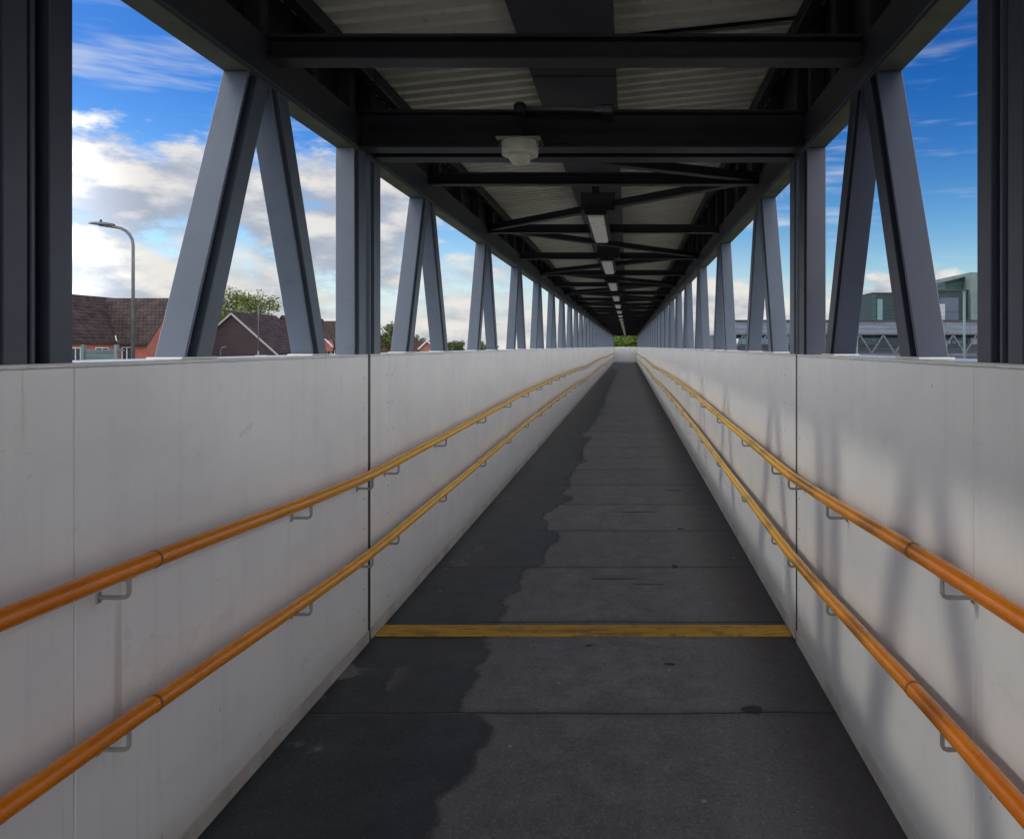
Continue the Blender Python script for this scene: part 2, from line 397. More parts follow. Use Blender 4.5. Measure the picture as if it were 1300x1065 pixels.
# ------------------------------------------------------------------ steel trusses
D0, D1 = .012, .106           # inner and outer faces of the steel, measured from the wall face
def hsec(s, dy, x_of):
    """steel section in plan: front flange, shadow recess on the inner side, flush back part"""
    xa, xb = x_of(D0), x_of(D1); sg = 1 if xb > xa else -1; h = dy/2; r0, r1 = -h+.012, -h+.012+dy*.34
    return [(xa, -h), (xb, -h), (xb, h), (xa, h), (xa, r1), (xa+sg*.034, r1), (xa+sg*.034, r0), (xa, r0)]
def truss(s, y0, y1, apexes, posts, label, paint=None):
    paint = paint or STEEL
    t = thing('steel_truss', label, 'truss', (P(s, 0), y0, WT))
    L = lambda d: P(s, d) - P(s, 0)
    c = MB().box(L(D0), L(D1), 0, y1-y0, CB-WT, CT-WT)
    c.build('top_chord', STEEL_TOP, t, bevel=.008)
    MB().box(L(D0+.001), L(D1-.001), 0, y1-y0, CB-WT-.006, CB-WT-.0005).build('chord_lit_underside', OLIVE, t)
    MB().box(L(D0-.006), L(D0-.0005), 0, y1-y0, CB-WT+.004, CB-WT+.012).build('chord_weld', STEEL, t)
    sec = hsec(s, .152, L)
    proto = {}
    for ya in apexes:
        for k in (-1, 1):
            if k not in proto:
                m = MB().extrude(sec, (0, k*(.075+.425), -.06), (0, k*.078, CB-WT-.006))
                o = m.build('diagonal_brace', paint, t, bevel=.002, segs=1)
                pm = MB().box(L(D0-.008), L(D1+.008), k*.477-.10, k*.477+.10, .0008, .0075).build('base_plate', CAP, o, bevel=.001, segs=1)
                proto[k] = o
            else:
                o = copy_tree(proto[k], t)
            o.location = (0, ya-y0, 0)
    if y0 < 0: MB().box(L(D0+.012), L(D0+.05), 0, 1.60-y0, .001, CB-WT-.007).build('light_block_panel', CLAD, t)  # unseen panel added behind the eye to block side light
    for yp, dy in posts:
        m = MB().extrude(hsec(s, dy, L), (0, 0, -.06), (0, 0, CB-WT-.006))
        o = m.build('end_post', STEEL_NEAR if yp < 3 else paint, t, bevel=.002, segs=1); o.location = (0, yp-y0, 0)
    return t
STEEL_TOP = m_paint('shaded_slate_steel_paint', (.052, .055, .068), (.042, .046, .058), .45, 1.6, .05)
OLIVE = m_paint('lit_olive_underside', (.16, .165, .115), (.10, .105, .08), .6, 5, .03)  # greenish light on the chord underside, put into the strip's colour
STEEL_R = m_paint('shaded_right_steel_paint', (.038, .047, .074), (.031, .039, .062), .42, 1.6, .05)  # slate steel darkened in colour for the falloff at the right edge
STEEL_NEAR = m_paint('shaded_near_steel_paint', (.055, .062, .092), (.042, .050, .075), .45, 1.6, .05)  # near posts: shade and edge falloff put into the steel colour
for s in (-1, 1):
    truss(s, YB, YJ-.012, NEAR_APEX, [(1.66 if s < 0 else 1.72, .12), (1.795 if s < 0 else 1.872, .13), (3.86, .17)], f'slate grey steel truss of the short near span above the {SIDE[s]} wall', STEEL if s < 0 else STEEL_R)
    truss(s, YJ+.012, YE, FAR_APEX, [(4.09, .17), (YE-.1, .17)], f'slate grey steel truss receding in a row of inverted Vs above the {SIDE[s]} wall')

# ------------------------------------------------------------------ roofs
RZ = lambda x: 3.005 + (x + 1.285) * .105      # single pitch, falling to the left
def roof(y0, y1, label, studs, beams, braces, tray=True):
    t = thing('roof', label, 'roof', (XC, y0, CT))
    lx = lambda x: x - XC; lz = lambda z: z - CT; ly = lambda y: y - y0
    # corrugated sheet: ribs run across the bridge
    xa, xb = XL-.20, XR+.20; pitch = .126; prof = []
    y = y0
    while y < y1 - pitch:
        prof += [(y, 0), (y+.046, 0), (y+.056, .034), (y+.116, .034)]; y += pitch
    vs = []; fs = []
    for (yy, hh) in prof:
        for x in (xa, xb): vs.append((lx(x), ly(yy), lz(RZ(x)+hh)))
    for i in range(len(prof)-1): fs.append((2*i, 2*i+1, 2*i+3, 2*i+2))
    for x in (xa, xb): vs.append((lx(x), ly(y1), lz(RZ(x)+.034)))
    k = len(prof)-1; fs.append((2*k, 2*k+1, 2*k+3, 2*k+2))
    n = len(vs); vs += [(v[0], v[1], v[2]+.01) for v in vs]; fs += [tuple(reversed([k+n for k in f])) for f in fs]
    MB().add(vs, fs).build('roof_sheet', SHEET, t, recalc=False)
    if tray:
        m = MB(); yy = y0
        while yy < y1 - .1:
            ye = min(yy+2.19, y1); m.box(lx(-.505), lx(-.06), ly(yy), ly(ye), lz(2.955), lz(2.985)); yy += 2.2
        m.build('cable_tray', TRAY, t, bevel=.003, segs=1)
    for s in (-1, 1):
        a = P(s, .10); b = P(s, .13); m = MB(); zt = RZ(a)+.03
        m.box(lx(a), lx(b), ly(y0), ly(y1), lz(CT-.03), lz(zt))
        m.build('side_panel', CLAD, t)
        st0 = None
        for ys in studs:
            if st0 is None:
                st0 = MB().box(lx(P(s, .03)), lx(P(s, .098)), -.035, .035, lz(CT+.001), lz(RZ(P(s, .06))-.003)).build('stud', DARK, t, bevel=.004, segs=1); o = st0
            else: o = copy_tree(st0, t)
            o.location = (0, ly(ys), 0)
        # eaves beam that carries the sheet
        zb = RZ(P(s, -.06))
        MB().box(lx(P(s, -.03)), lx(P(s, .029)), ly(y0), ly(y1), lz(zb-.085), lz(zb-.006)).build('eaves_beam', DARK, t, bevel=.004, segs=1)
    b0 = {}
    for (yb, z0, z1, w) in beams:
        k = (z0, z1, w)
        if k not in b0:
            m = MB(); xa_, xb_ = lx(P(-1, .010)), lx(P(1, .010))
            m.box(xa_, xb_, -w/2, w/2, lz(z0), lz(z0+.012)).box(xa_, xb_, -.006, .006, lz(z0+.0125), lz(z1-.0125)).box(xa_, xb_, -w/2, w/2, lz(z1-.012), lz(z1))
            b0[k] = o = m.build('cross_beam', DARK, t, bevel=.002, segs=1)
        else: o = copy_tree(b0[k], t)
        o.location = (0, ly(yb), 0)
    r0 = {}
    for (ya, sa, yb, sb) in braces:
        k = (round(yb-ya, 3), sa)
        if k not in r0:
            r0[k] = o = MB().bar((lx(P(sa, .0)), 0, lz(2.70)), (lx(P(sb, .0)), yb-ya, lz(2.70)), .07, .06).build('roof_brace', DARK, t, bevel=.005, segs=1)
        else: o = copy_tree(r0[k], t)
        o.location = (0, ly(ya), 0)
    return t
bz = (2.648, 2.73, .075)
nr = roof(YB, YJ-.008, 'dark corrugated roof over the short near span with deep cross beams overhead',
     [-1.7, -1.2, -.6, .1, .55, 1.0, 1.62, 1.86, 2.4, 2.88, 3.36, 3.8], [(.68, 2.625, 2.72, .10), (2.90, 2.625, 2.72, .10), (3.88, 2.545, 2.738, .12)], [])
_m = MB()
_m.extrude([(XL-.2-XC, RZ(XL-.2)+.046-CT), (XR+.2-XC, RZ(XR+.2)+.046-CT), (XR+.2-XC, RZ(XR+.2)+.052-CT), (XL-.2-XC, RZ(XL-.2)+.052-CT)], (0, YJ-.2-YB, 0), (0, YJ+.2-YB, 0), 'xz')
_m.build('roof_flashing', CLAD, nr)
nodes = [(4.15, -1)] + [(y, 1 if i % 2 == 0 else -1) for i, y in enumerate(FAR_APEX)]
roof(YJ+.008, YE, 'long corrugated roof of the main span with cross beams and zigzag bracing receding to the far end',
     [4.12 + PER/3*i for i in range(92)], [(4.08, 2.545, 2.738, .12)] + [(y, *bz) for y in FAR_APEX] + [(YE-.1, 2.56, 2.8, .12)],
     [(a[0], a[1], b[0], b[1]) for a, b in zip(nodes[:-1], nodes[1:])])

# ------------------------------------------------------------------ handrails
RH = [(-4, 1.09), (-1.4, 1.06), (1.0, 1.005), (1.55, .985), (2.05, .970), (3.0, .925), (3.75, .902), (4.6, .912), (6.2, .925), (9.0, .965), (13, .985), (18, .98), (21, .965), (23, .925), (27, .93), (34, .975), (40, .985), (44, .93), (50, .96), (58, .98), (62, .935), (70.6, .96)]
def rh(y):
    for (a, ha), (b, hb) in zip(RH[:-1], RH[1:]):
        if a <= y <= b:
            return ha + (hb-ha)*(y-a)/(b-a)
    return RH[-1][1]
def rhs(y): return sum(rh(y+d) for d in (-.25, -.12, 0, .12, .25))/5
RO = .080; RR = .0235
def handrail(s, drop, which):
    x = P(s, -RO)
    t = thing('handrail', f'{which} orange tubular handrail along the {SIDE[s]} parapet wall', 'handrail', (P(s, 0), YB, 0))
    lx = x - P(s, 0); pts = []; y = YB
    while y < YE-.6:
        pts.append((lx, y-YB, rhs(y)-drop)); y += .12 if y < 12 else .3
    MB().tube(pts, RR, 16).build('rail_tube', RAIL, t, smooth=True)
    first = None
    for ys in ([2.03, 6.4, 10.9, 15.3] if s < 0 else [2.12, 6.6, 11, 15.4]):
        m = MB().tube([(0, -.004, rhs(ys-.004)-drop), (0, .0, rhs(ys)-drop), (0, .004, rhs(ys+.004)-drop)], RR+.0013, 16)
        o = m.build('joint_sleeve', RAILJ, t, smooth=True); o.location = (lx, ys-YB, 0)
    proto = None
    ybs = [.82, 1.93, 3.04, 3.77, 4.2] + [5.3 + 1.467*i for i in range(44)]
    for yb in ybs:
        if proto is None:
            q = -lx   # towards the wall
            m = MB().tube([(0, 0, -RR+.002), (0, 0, -.062), (q*.06, 0, -.070), (q*.16, 0, -.073), (q*.97, 0, -.073)], .0058, 10)
            m.box(-.006, .006, -.022, .022, -RR-.002, -RR+.004)
            proto = o = m.build('bracket', GALV, t, smooth=False)
            MB().box(q-.0005 if q < 0 else q-.005, q+.005 if q < 0 else q+.0005, -.009, .009, -.088, -.060).build('fixing_plate', GALV, o, bevel=.001, segs=1)
        else: o = copy_tree(proto, t)
        o.location = (lx, yb-YB, rhs(yb)-drop)
    return t
for s in (-1, 1):
    handrail(s, 0.0, 'upper'); handrail(s, .388, 'lower')

# ------------------------------------------------------------------ ceiling lights and camera
names = ['nearest and largest', 'second nearest', 'third nearest', 'fourth nearest', 'fifth nearest', 'sixth nearest', 'seventh nearest']
NL = 20
for i in range(NL):
    y = 6.17 + 3.3*i
    if y + 1.6 > YE - .5: break
    lab = (f'{names[i]} white batten light in the row under the roof' if i < len(names) else 'tiny white batten light far down the row under the roof')
    if i == 0:
        t0 = t = thing('ceiling_light', lab, 'ceiling light', (-.262, y, 2.60), 'batten lights in a row under the roof')
        h = MB().extrude([(-.095, .046), (.095, .046), (.088, .012), (-.088, .012)], (0, -.02, 0), (0, 1.50, 0), 'xz')
        h.build('housing', BLACK, t, bevel=.004)
        MB().extrude([(-.068, .0115), (.068, .0115), (.058, -.012), (-.058, -.012)], (0, .0, 0), (0, 1.48, 0), 'xz').build('diffuser', DIFF, t, bevel=.006)
        MB().box(-.12, .16, -.03, .10, .0465, .19).build('junction_box', BLACK, t, bevel=.004)
        for (ya_, z_) in ((.01, .1905), (1.36, .0465)): MB().box(-.03, .03, ya_, ya_+.06, z_, .353).build('hanger', BLACK, t, bevel=.003)
    else:
        t = copy_tree(t0); t.location.y = y; t['label'] = lab

cc = thing('dome_camera', 'white dome security camera hanging from a bent arm on the deep cross beam', 'security camera', (-.533, 3.74, 2.437))
cc.scale.z = .84
px = (0, 0)
MB().lathe([(0.001, .136), (.088, .136), (.0915, .132), (.0905, .085), (.0895, .083), (.0895, .078), (.0905, .076), (.088, .056), (.080, .052), (.058, .051)], n=48).build('camera_housing', PLASTIC, cc, smooth=False, recalc=True)
MB().lathe([(.058, .053)] + [(.056*math.cos(a), .050 - .056*math.sin(a)) for a in [R(q) for q in range(0, 90, 9)]] + [(.001, -.006)], n=40).build('dome', PLASTIC, cc, smooth=True)
MB().box(-.108, .108, -.085, .085, .1375, .144).build('top_plate', GALV, cc, bevel=.002)
for sg in (-1, 1): MB().box(sg*.097, sg*.108, -.02, .02, .105, .1365).build('clip', BLACK, cc)
MB().tube([(0, 0, .145), (0, 0, .23), (0, 0, .325)], [.015, .013, .012], 14).build('drop_tube', BLACK, cc, smooth=True)
MB().lathe([(.001, .300), (.022, .304), (.032, .325), (.032, .350), (.022, .365), (.001, .368)], n=20).build('elbow', BLACK, cc, smooth=True)
MB().tube([(.02, 0, .335), (.25, 0, .333), (.40, .0, .330)], [.0135, .0135, .0135], 14).tube([(.37, 0, .331), (.455, 0, .331)], .020, 14).build('arm', POLE_D, cc, smooth=True)
MB().box(.40, .46, .0, .14, .30, .362).build('mounting_block', BLACK, cc, bevel=.006)

# ------------------------------------------------------------------ outside, ground
GZ = -3.5
g = MB(); N = 24; S = 900
vs = [(-S + 2*S*i/N, -300 + 1500*j/N, GZ) for j in range(N+1) for i in range(N+1)]
g.add(vs, [(j*(N+1)+i, j*(N+1)+i+1, (j+1)*(N+1)+i+1, (j+1)*(N+1)+i) for j in range(N) for i in range(N)])
tag(g.build('ground', GROUND, recalc=False), kind='structure')
tag(MB().add([(-17, -60, GZ+.004), (-9, -60, GZ+.004), (-38, 260, GZ+.004), (-46, 260, GZ+.004)], [(0, 1, 2, 3)]).build('road', ASPH, recalc=False), kind='structure')

def X_at(px, Y): return (px-797)/960*Y
def Z_at(py, Y): return EYE + (440-py)/960*Y

# houses -----------------------------------------------------------
def gable_house(t, x0, x1, y0, y1, zr, ze, axis, wall_m, roof_m, over=.25):
    """walls and a two-slope roof inside thing t (world coordinates minus t.location)"""
    ox, oy, oz = t.location
    a = lambda x, y, z: (x-ox, y-oy, z-oz)
    if axis == 'x':
        ym = (y0+y1)/2
        w = MB().extrude([(y0-oy, GZ-oz), (y1-oy, GZ-oz), (y1-oy, ze-oz), (ym-oy, zr-.12-oz), (y0-oy, ze-oz)], (x0-ox, 0, 0), (x1-ox, 0, 0), 'yz')
        sl = (zr-ze)/(ym-y0); e = over*sl
        rf = MB().extrude([(y0-over-oy, ze-e-oz), (ym-oy, zr-oz), (y1+over-oy, ze-e-oz), (y1+over-oy, ze-e+.14-oz), (ym-oy, zr+.16-oz), (y0-over-oy, ze-e+.14-oz)], (x0-over-ox, 0, 0), (x1+over-ox, 0, 0), 'yz')
    else:
        xm = (x0+x1)/2
        w = MB().extrude([(x0-ox, GZ-oz), (x1-ox, GZ-oz), (x1-ox, ze-oz), (xm-ox, zr-.12-oz), (x0-ox, ze-oz)], (0, y0-oy, 0), (0, y1-oy, 0), 'xz')
        sl = (zr-ze)/(xm-x0); e = over*sl
        rf = MB().extrude([(x0-over-ox, ze-e-oz), (xm-ox, zr-oz), (x1+over-ox, ze-e-oz), (x1+over-ox, ze-e+.14-oz), (xm-ox, zr+.16-oz), (x0-over-ox, ze-e+.14-oz)], (0, y0-over-oy, 0), (0, y1+over-oy, 0), 'xz')
    wo = w.build('wall', wall_m, t); ro = rf.build('roof', roof_m, t)
    return wo, ro
def window(t, xc, y, zb, w, h, bars=2, face='y', frame_m=None):
    """window on a wall facing the camera (-y) or facing +x"""
    ox, oy, oz = t.location
    fm = MB(); pm = MB(); fw = .07
    def bx(m, u0, u1, v0, v1, d0, d1):
        if face == 'y': m.box(xc+u0-ox, xc+u1-ox, y-d1-oy, y-d0-oy, v0-oz, v1-oz)
        else: m.box(y+d0-ox, y+d1-ox, xc+u0-oy, xc+u1-oy, v0-oz, v1-oz)
    bx(fm, -w/2, w/2, zb, zb+fw, .01, .06); bx(fm, -w/2, w/2, zb+h-fw, zb+h, .01, .06)
    for k in range(bars+1):
        u = -w/2 + (w-fw)*k/bars; bx(fm, u, u+fw, zb+fw+.001, zb+h-fw-.001, .01, .058)
    f = fm.build('window', frame_m or TRIM, t)
    bx(pm, -w/2+.02, w/2-.02, zb+.02, zb+h-.02, .004, .03); pm.build('pane', GLASS, f)
    return f

h1 = thing('brick_house', 'red brick house with long brown tiled roof and white windows behind the tall street lamp', 'house', (-41, 64, GZ))
z_e1, z_r1 = Z_at(434, 62), Z_at(381, 65.6)
w1, r1 = gable_house(h1, -46.5, -39.4, 62, 69.2, z_r1, z_e1, 'x', BRICK, TILE_B)
ox, oy, oz = h1.location
# cross wing towards the camera
w2, r2 = gable_house(h1, -49.1, -41.9, 53.5, 67.0, z_r1+.10, z_e1+.05, 'y', BRICK, TILE_B)
for (pxc, Y, w, h, zt, bars) in ((161.5, 62, .85, 1.35, 440.5, 2),):
    window(h1, X_at(pxc, Y), Y, Z_at(zt, Y)-h, w, h, bars)
for (yc, w) in ((57.3, 1.1), (60.2, 1.5)):
    window(h1, yc, -41.9, .27, w, 1.2, 2, 'x')
MB().box(-41.78-ox, -41.68-ox, 61.8-oy, 61.9-oy, 0, z_e1-oz).tube([(-41.8-ox, 61.85-oy, z_e1-oz), (-41.95-ox, 61.9-oy, z_e1+.5-oz)], .05, 8).build('drainpipe', TRIM, h1)
MB().tube([(-46.2-ox, 62.4-oy, z_r1-1.5-oz), (-46.2-ox, 62.4-oy, z_r1-.6-oz)], .07, 8).build('vent_pipe', TRIM, h1)
MB().box(-41.6-ox, -39.2-ox, 61.62-oy, 61.74-oy, z_e1-.34-oz, z_e1-.22-oz).build('gutter', BLACK, h1)

h2 = thing('boarded_house', 'dark brown boarded gable house with tiled roof in front of the leafy tree', 'house', (-36.6, 74, GZ))
z_e2, z_r2 = Z_at(447, 70), Z_at(398, 70)
gable_house(h2, -40.8, -32.5, 70, 78.5, z_r2, z_e2, 'y', BOARD, TILE_B)
ox, oy, oz = h2.location
window(h2, -33.9, 70, Z_at(451, 70)-1.3, 1.15, 1.3, 3)
for sgn in (-1, 1):
    MB().bar((.03, -4.30, z_r2-.02-oz), (sgn*4.42, -4.30, z_e2-.36-oz), .05, .16).build('verge_board', GALV, h2)
MB().box(4.42-.05, 4.42+.09, -4.2, 4.6, z_e2-.36-oz, z_e2-.24-oz).build('gutter', BLACK, h2)

h3 = thing('brick_house', 'house showing a small red brick gable just behind the dark boarded house', 'house', (-40, 96, GZ))
gable_house(h3, X_at(336, 92), X_at(381, 92), 92, 104, Z_at(402, 92), Z_at(438, 92), 'y', BRICK, TILE_B)
window(h3, X_at(358, 92), 92, Z_at(452, 92), 1.1, 1.2, 2)
h4 = thing('tiled_house', 'dark tiled house roof with small gabled dormer beside the steel post', 'house', (-36, 97, GZ))
gable_house(h4, X_at(392, 90), X_at(446, 94), 91, 100, Z_at(409, 95), Z_at(442, 91), 'x', BRICK, TILE_B)
ox, oy, oz = h4.location
gx = X_at(412, 90)
MB().extrude([(gx-.75-ox, Z_at(446, 90)-oz), (gx+.75-ox, Z_at(446, 90)-oz), (gx+.75-ox, Z_at(440, 90)-oz), (gx-ox, Z_at(431.5, 90)-oz), (gx-.75-ox, Z_at(440, 90)-oz)], (0, 90.3-oy, 0), (0, 92.2-oy, 0), 'xz').build('dormer', BRICK, h4)
for sgn in (-1, 1): MB().bar((gx-ox, 90.2-oy, Z_at(430.5, 90)-oz), (gx+sgn*.9-ox, 90.2-oy, Z_at(440.5, 90)-oz), .12, .14).build('dormer_verge', TRIM, h4)
for k in range(4): window(h4, X_at(407+9*k, 91), 91, Z_at(452, 91), .75, .85, 2)
h5 = thing('tiled_house', 'distant low house with reddish brown roof and pale gable between the trees', 'house', (-36, 130, GZ))
gable_house(h5, X_at(480, 130), X_at(540, 130), 128, 137, Z_at(434, 132), Z_at(447, 128), 'x', BRICK2, TILE_R)
ox, oy, oz = h5.location; gx = X_at(543, 126)
gable_house(h5, gx-1.3, gx+1.3, 126, 131, Z_at(433.5, 126), Z_at(442, 126), 'y', BRICK2, TILE_R)
for sgn in (-1, 1): MB().bar((gx-ox, 125.65-oy, Z_at(432.8, 126)-oz), (gx+sgn*1.55-ox, 125.65-oy, Z_at(443.4, 126)-oz), .12, .2).build('verge_board', TRIM, h5)

# fence beside the stair
FY = 27.0
fn = thing('panel_fence', 'grey green panel fence with white posts standing in front of the brick house', 'fence', (X_at(128, FY), FY, GZ))
x0, x1 = X_at(107, FY)-fn.location.x, X_at(147, FY)-fn.location.x
MB().box(x0, x1, -.02, .02, .3, Z_at(446, FY)-GZ).build('fence_panel', FENCE, fn)
MB().box(x0-.02, x1+.3, -.04, .04, Z_at(446, FY)-GZ+.002, Z_at(445, FY)-GZ+.03).build('top_rail', FENCE, fn)
for xx in (x0-.03, x1+.03):
    MB().box(xx-.06, xx+.06, -.065, .065, 0, Z_at(437.5, FY)-GZ).build('fence_post', PALEC, fn, bevel=.01)

# street lamps ------------------------------------------------------
def lamp(px, Y, top, arm_px, label, r=.065, mat=POLE_G, head=.55):
    x = X_at(px, Y); zt = Z_at(top, Y)-GZ; al = arm_px/960*Y
    t = thing('street_lamp', label, 'street lamp', (x, Y, GZ))
    MB().tube([(0, 0, 0), (0, 0, 1.2), (0, 0, 1.25), (0, 0, zt*.58)], [r*1.4, r*1.35, r*1.0, r*.92], 14).build('lower_pole', mat, t, smooth=True)
    sg = 1 if al > 0 else -1; c = min(.45, abs(al)*.5)
    pts = [(0, 0, zt*.58), (0, 0, zt-c-.05)] + [(sg*c*(1-math.cos(a)), 0, zt-c-.05+c*math.sin(a)) for a in [R(q) for q in (18, 36, 54, 72, 86)]] + [(al-sg*head*.5, 0, zt+.01)]
    MB().tube(pts, [r*.62] + [r*.55]*(len(pts)-1), 12).build('curved_arm', POLE_D, t, smooth=True)
    hx = al-sg*head*.6
    m = MB()
    rings = [(-.5, .03, .03), (-.42, .07, .045), (-.1, .13, .06), (.25, .12, .05), (.47, .06, .03), (.5, .02, .015)]
    n = 12; vs = []
    for (u, w, hh) in rings:
        for k in range(n):
            a = 2*math.pi*k/n; vs.append((hx+sg*u*head*1.15, w*math.cos(a)*head/.55, zt+.02+sg*0 + u*.05 + (hh*math.sin(a)*(1.0 if math.sin(a) > 0 else .5))*head/.55))
    m.add(vs, [(i*n+k, i*n+(k+1) % n, (i+1)*n+(k+1) % n, (i+1)*n+k) for i in range(len(rings)-1) for k in range(n)])
    m.add([], [])
    m.build('lamp_head', POLE_D, t, smooth=True)
    MB().lathe([(.028, 0), (.028, .05), (.015, .065), (.001, .066)], (hx+sg*.02, 0, zt+.075), 10).build('light_sensor', BLACK, t, smooth=True)
    return t
lamp(169, 18.6, 286, -57, 'tall street lamp with a curved arm reaching left in front of the brick house')
lamp(328, 52, 382.5, 20, 'distant slim street lamp rising in front of the dark boarded house', .06, POLE_G, .5)
lamp(280, 60, 441, 8.5, 'short lamp post with its small head below the dark boarded gable', .04, SILVER, .4)

# trees -------------------------------------------------------------
def tree(x, y, ztop, zbase_crown, rx, label, nleaf=3500, leaf=.30, mat=None, seed=1, name='tree', group=None, sparse=.0):
    rnd = random.Random(seed)
    t = thing(name, label, 'tree', (x, y, GZ), group)
    H = ztop-GZ; cb = zbase_crown-GZ; cz = (H+cb)/2; rz = (H-cb)/2
    tr = MB(); tr.tube([(0, 0, 0), (.05, .02, cb*.6), (.0, .06, cb), (.1, 0, cz)], [H*.028, H*.021, H*.017, H*.008], 10)
    clumps = []
    for i in range(26):
        a = rnd.uniform(0, 6.283); e = rnd.uniform(-.75, 1.0); q = rnd.uniform(.45, .95)
        ce = math.sqrt(max(0, 1-e*e))
        c = Vector((rx*q*ce*math.cos(a), rx*q*ce*math.sin(a), cz + rz*q*e))
        clumps.append((c, rnd.uniform(.2, .40)*rx, rnd.random()))
        if i < 12:
            s0 = Vector((.05, 0, cb + (cz-cb)*rnd.uniform(.0, .9)))
            mid = (s0+c)/2 + Vector((0, 0, -.08*rz))
            tr.tube([s0, mid, c], [H*.009, H*.006, H*.002], 7)
    tr.build('trunk', BARK, t, smooth=True)
    vs = []; fs = []; sh = []
    for i in range(nleaf):
        c, r, s0 = rnd.choice(clumps)
        d = Vector((rnd.gauss(0, 1), rnd.gauss(0, 1), rnd.gauss(0, 1))); d.normalize()
        p = c + d * r * rnd.uniform(.3, 1.08)**.7
        n = (d + Vector((rnd.gauss(0, .7), rnd.gauss(0, .7), rnd.gauss(.3, .7)))).normalized()
        u = n.orthogonal().normalized(); w = n.cross(u); an = rnd.uniform(0, 6.28)
        u, w = u*math.cos(an)+w*math.sin(an), w*math.cos(an)-u*math.sin(an)
        l = leaf*rnd.uniform(.6, 1.3); k = len(vs)
        vs += [p-u*l*.5, p+w*l*.28-u*l*.05, p+u*l*.5, p-w*l*.28-u*l*.05]; fs.append((k, k+1, k+2, k+3))
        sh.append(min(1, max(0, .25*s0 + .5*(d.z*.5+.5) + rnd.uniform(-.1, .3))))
    m = MB(); m.v = vs; m.f = fs
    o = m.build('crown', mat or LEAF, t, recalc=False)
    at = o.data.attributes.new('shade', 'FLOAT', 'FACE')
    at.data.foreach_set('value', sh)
    return t
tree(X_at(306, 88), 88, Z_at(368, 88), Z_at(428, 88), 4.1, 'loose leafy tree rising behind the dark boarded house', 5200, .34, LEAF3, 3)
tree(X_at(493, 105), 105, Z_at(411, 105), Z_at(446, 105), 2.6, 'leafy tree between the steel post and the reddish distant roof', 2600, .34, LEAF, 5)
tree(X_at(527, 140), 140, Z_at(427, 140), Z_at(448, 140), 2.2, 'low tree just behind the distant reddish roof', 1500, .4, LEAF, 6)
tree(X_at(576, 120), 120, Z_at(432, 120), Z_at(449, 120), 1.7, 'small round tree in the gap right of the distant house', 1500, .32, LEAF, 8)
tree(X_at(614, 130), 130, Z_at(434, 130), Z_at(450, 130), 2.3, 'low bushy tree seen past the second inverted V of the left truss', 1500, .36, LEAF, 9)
GT = 'bright trees beyond the end wall'
for i, (px, Y, top, rx) in enumerate(((782, 92, 418, 2.6), (795, 98, 415, 2.8), (808, 92, 418, 2.4))):
    tree(X_at(px, Y), Y, Z_at(top, Y), Z_at(452, Y), rx, ['bright green tree beyond the end wall, left of the gap', 'bright green tree beyond the end wall, middle of the gap', 'bright green tree beyond the end wall, right of the gap'][i], 4200, .30, LEAF2, 20+i, group=GT)

# second footbridge on the right ------------------------------------
BY = 48.0
fb = thing('footbridge', 'grey covered lattice footbridge crossing beyond the right hand truss', 'footbridge', (X_at(925, BY), BY, GZ))
ox, oy, oz = fb.location; xa, xb = 0, 19.5
zt, zf, zl = Z_at(408, BY)-oz, Z_at(423, BY)-oz, Z_at(449, BY)-oz
MB().box(xa, xb, 0, 3, zf, zt).build('fascia', BLUEP, fb, bevel=.02)
MB().box(xa-.1, xb+.1, -.12, 3.12, zt+.002, zt+.09).build('roof_edge', BLACK, fb)
MB().box(xa, xb, -.03, .12, zf-.10, zf-.003).build('top_chord', GREYD, fb)
MB().box(xa, xb, -.05, .12, zl-.16, zl).build('bottom_chord', GREYD, fb)
MB().box(xa, xb, 2.6, 2.7, zl-1.8, zf-.35-.35).build('far_parapet', GREYD, fb)
MB().box(xa, xb, 2.55, 2.65, zf-.30, zf-.01).build('far_header', GREYD, fb)
k0 = None
for i in range(13):
    xk = .2 + 1.48*i
    for (d0, d1) in ((0, .74), (1.48, .74)):
        MB().bar((xk+d0, .04, zl+.002), (xk+d1, .04, zf-.102), .09, .09, (0, 1, 0)).build('lattice_brace', GREYD, fb)
    MB().box(xk-.03, xk+.03, 2.5, 2.549, zf-.72, zf-.005).build('window_post', GREYD, fb)
    MB().box(xk+.35, xk+.39, -.028, -.002, zf+.02, zt-.02).build('rib', GREYM, fb)
for xk in (0.3, 8.6, 14.5):
    MB().box(xk, xk+.35, .6, .95, 0, zl-.17).build('pier', GREYD, fb)
# pale pole in front
pp = thing('steel_column', 'pale tall column standing in front of the right end of the lattice footbridge', 'column', (X_at(1224, 44), 44, GZ))
MB().tube([(0, 0, 0), (0, 0, Z_at(371, 44)-GZ)], .075, 14).build('shaft', PALEC, pp, smooth=True)
MB().box(-.18, .18, -.18, .18, .0, .06).build('base_plate', PALEC, pp)
MB().box(-.09, .09, -.09, .09, Z_at(371, 44)-GZ, Z_at(371, 44)-GZ+.05).build('head_plate', PALEC, pp)
mast = thing('signal_mast', 'thin grey mast with crossbars rising above the lattice footbridge', 'mast', (X_at(1088, 46), 46, GZ))
mh = Z_at(393, 46)-GZ
MB().tube([(0, 0, 0), (0, 0, mh)], [.08, .05], 10).build('pole', PALEC, mast, smooth=True)
MB().box(-.2, .2, -.02, .02, mh-.35, mh-.30).box(-.12, .12, -.02, .02, mh-.12, mh-.08).build('crossbar', PALEC, mast)

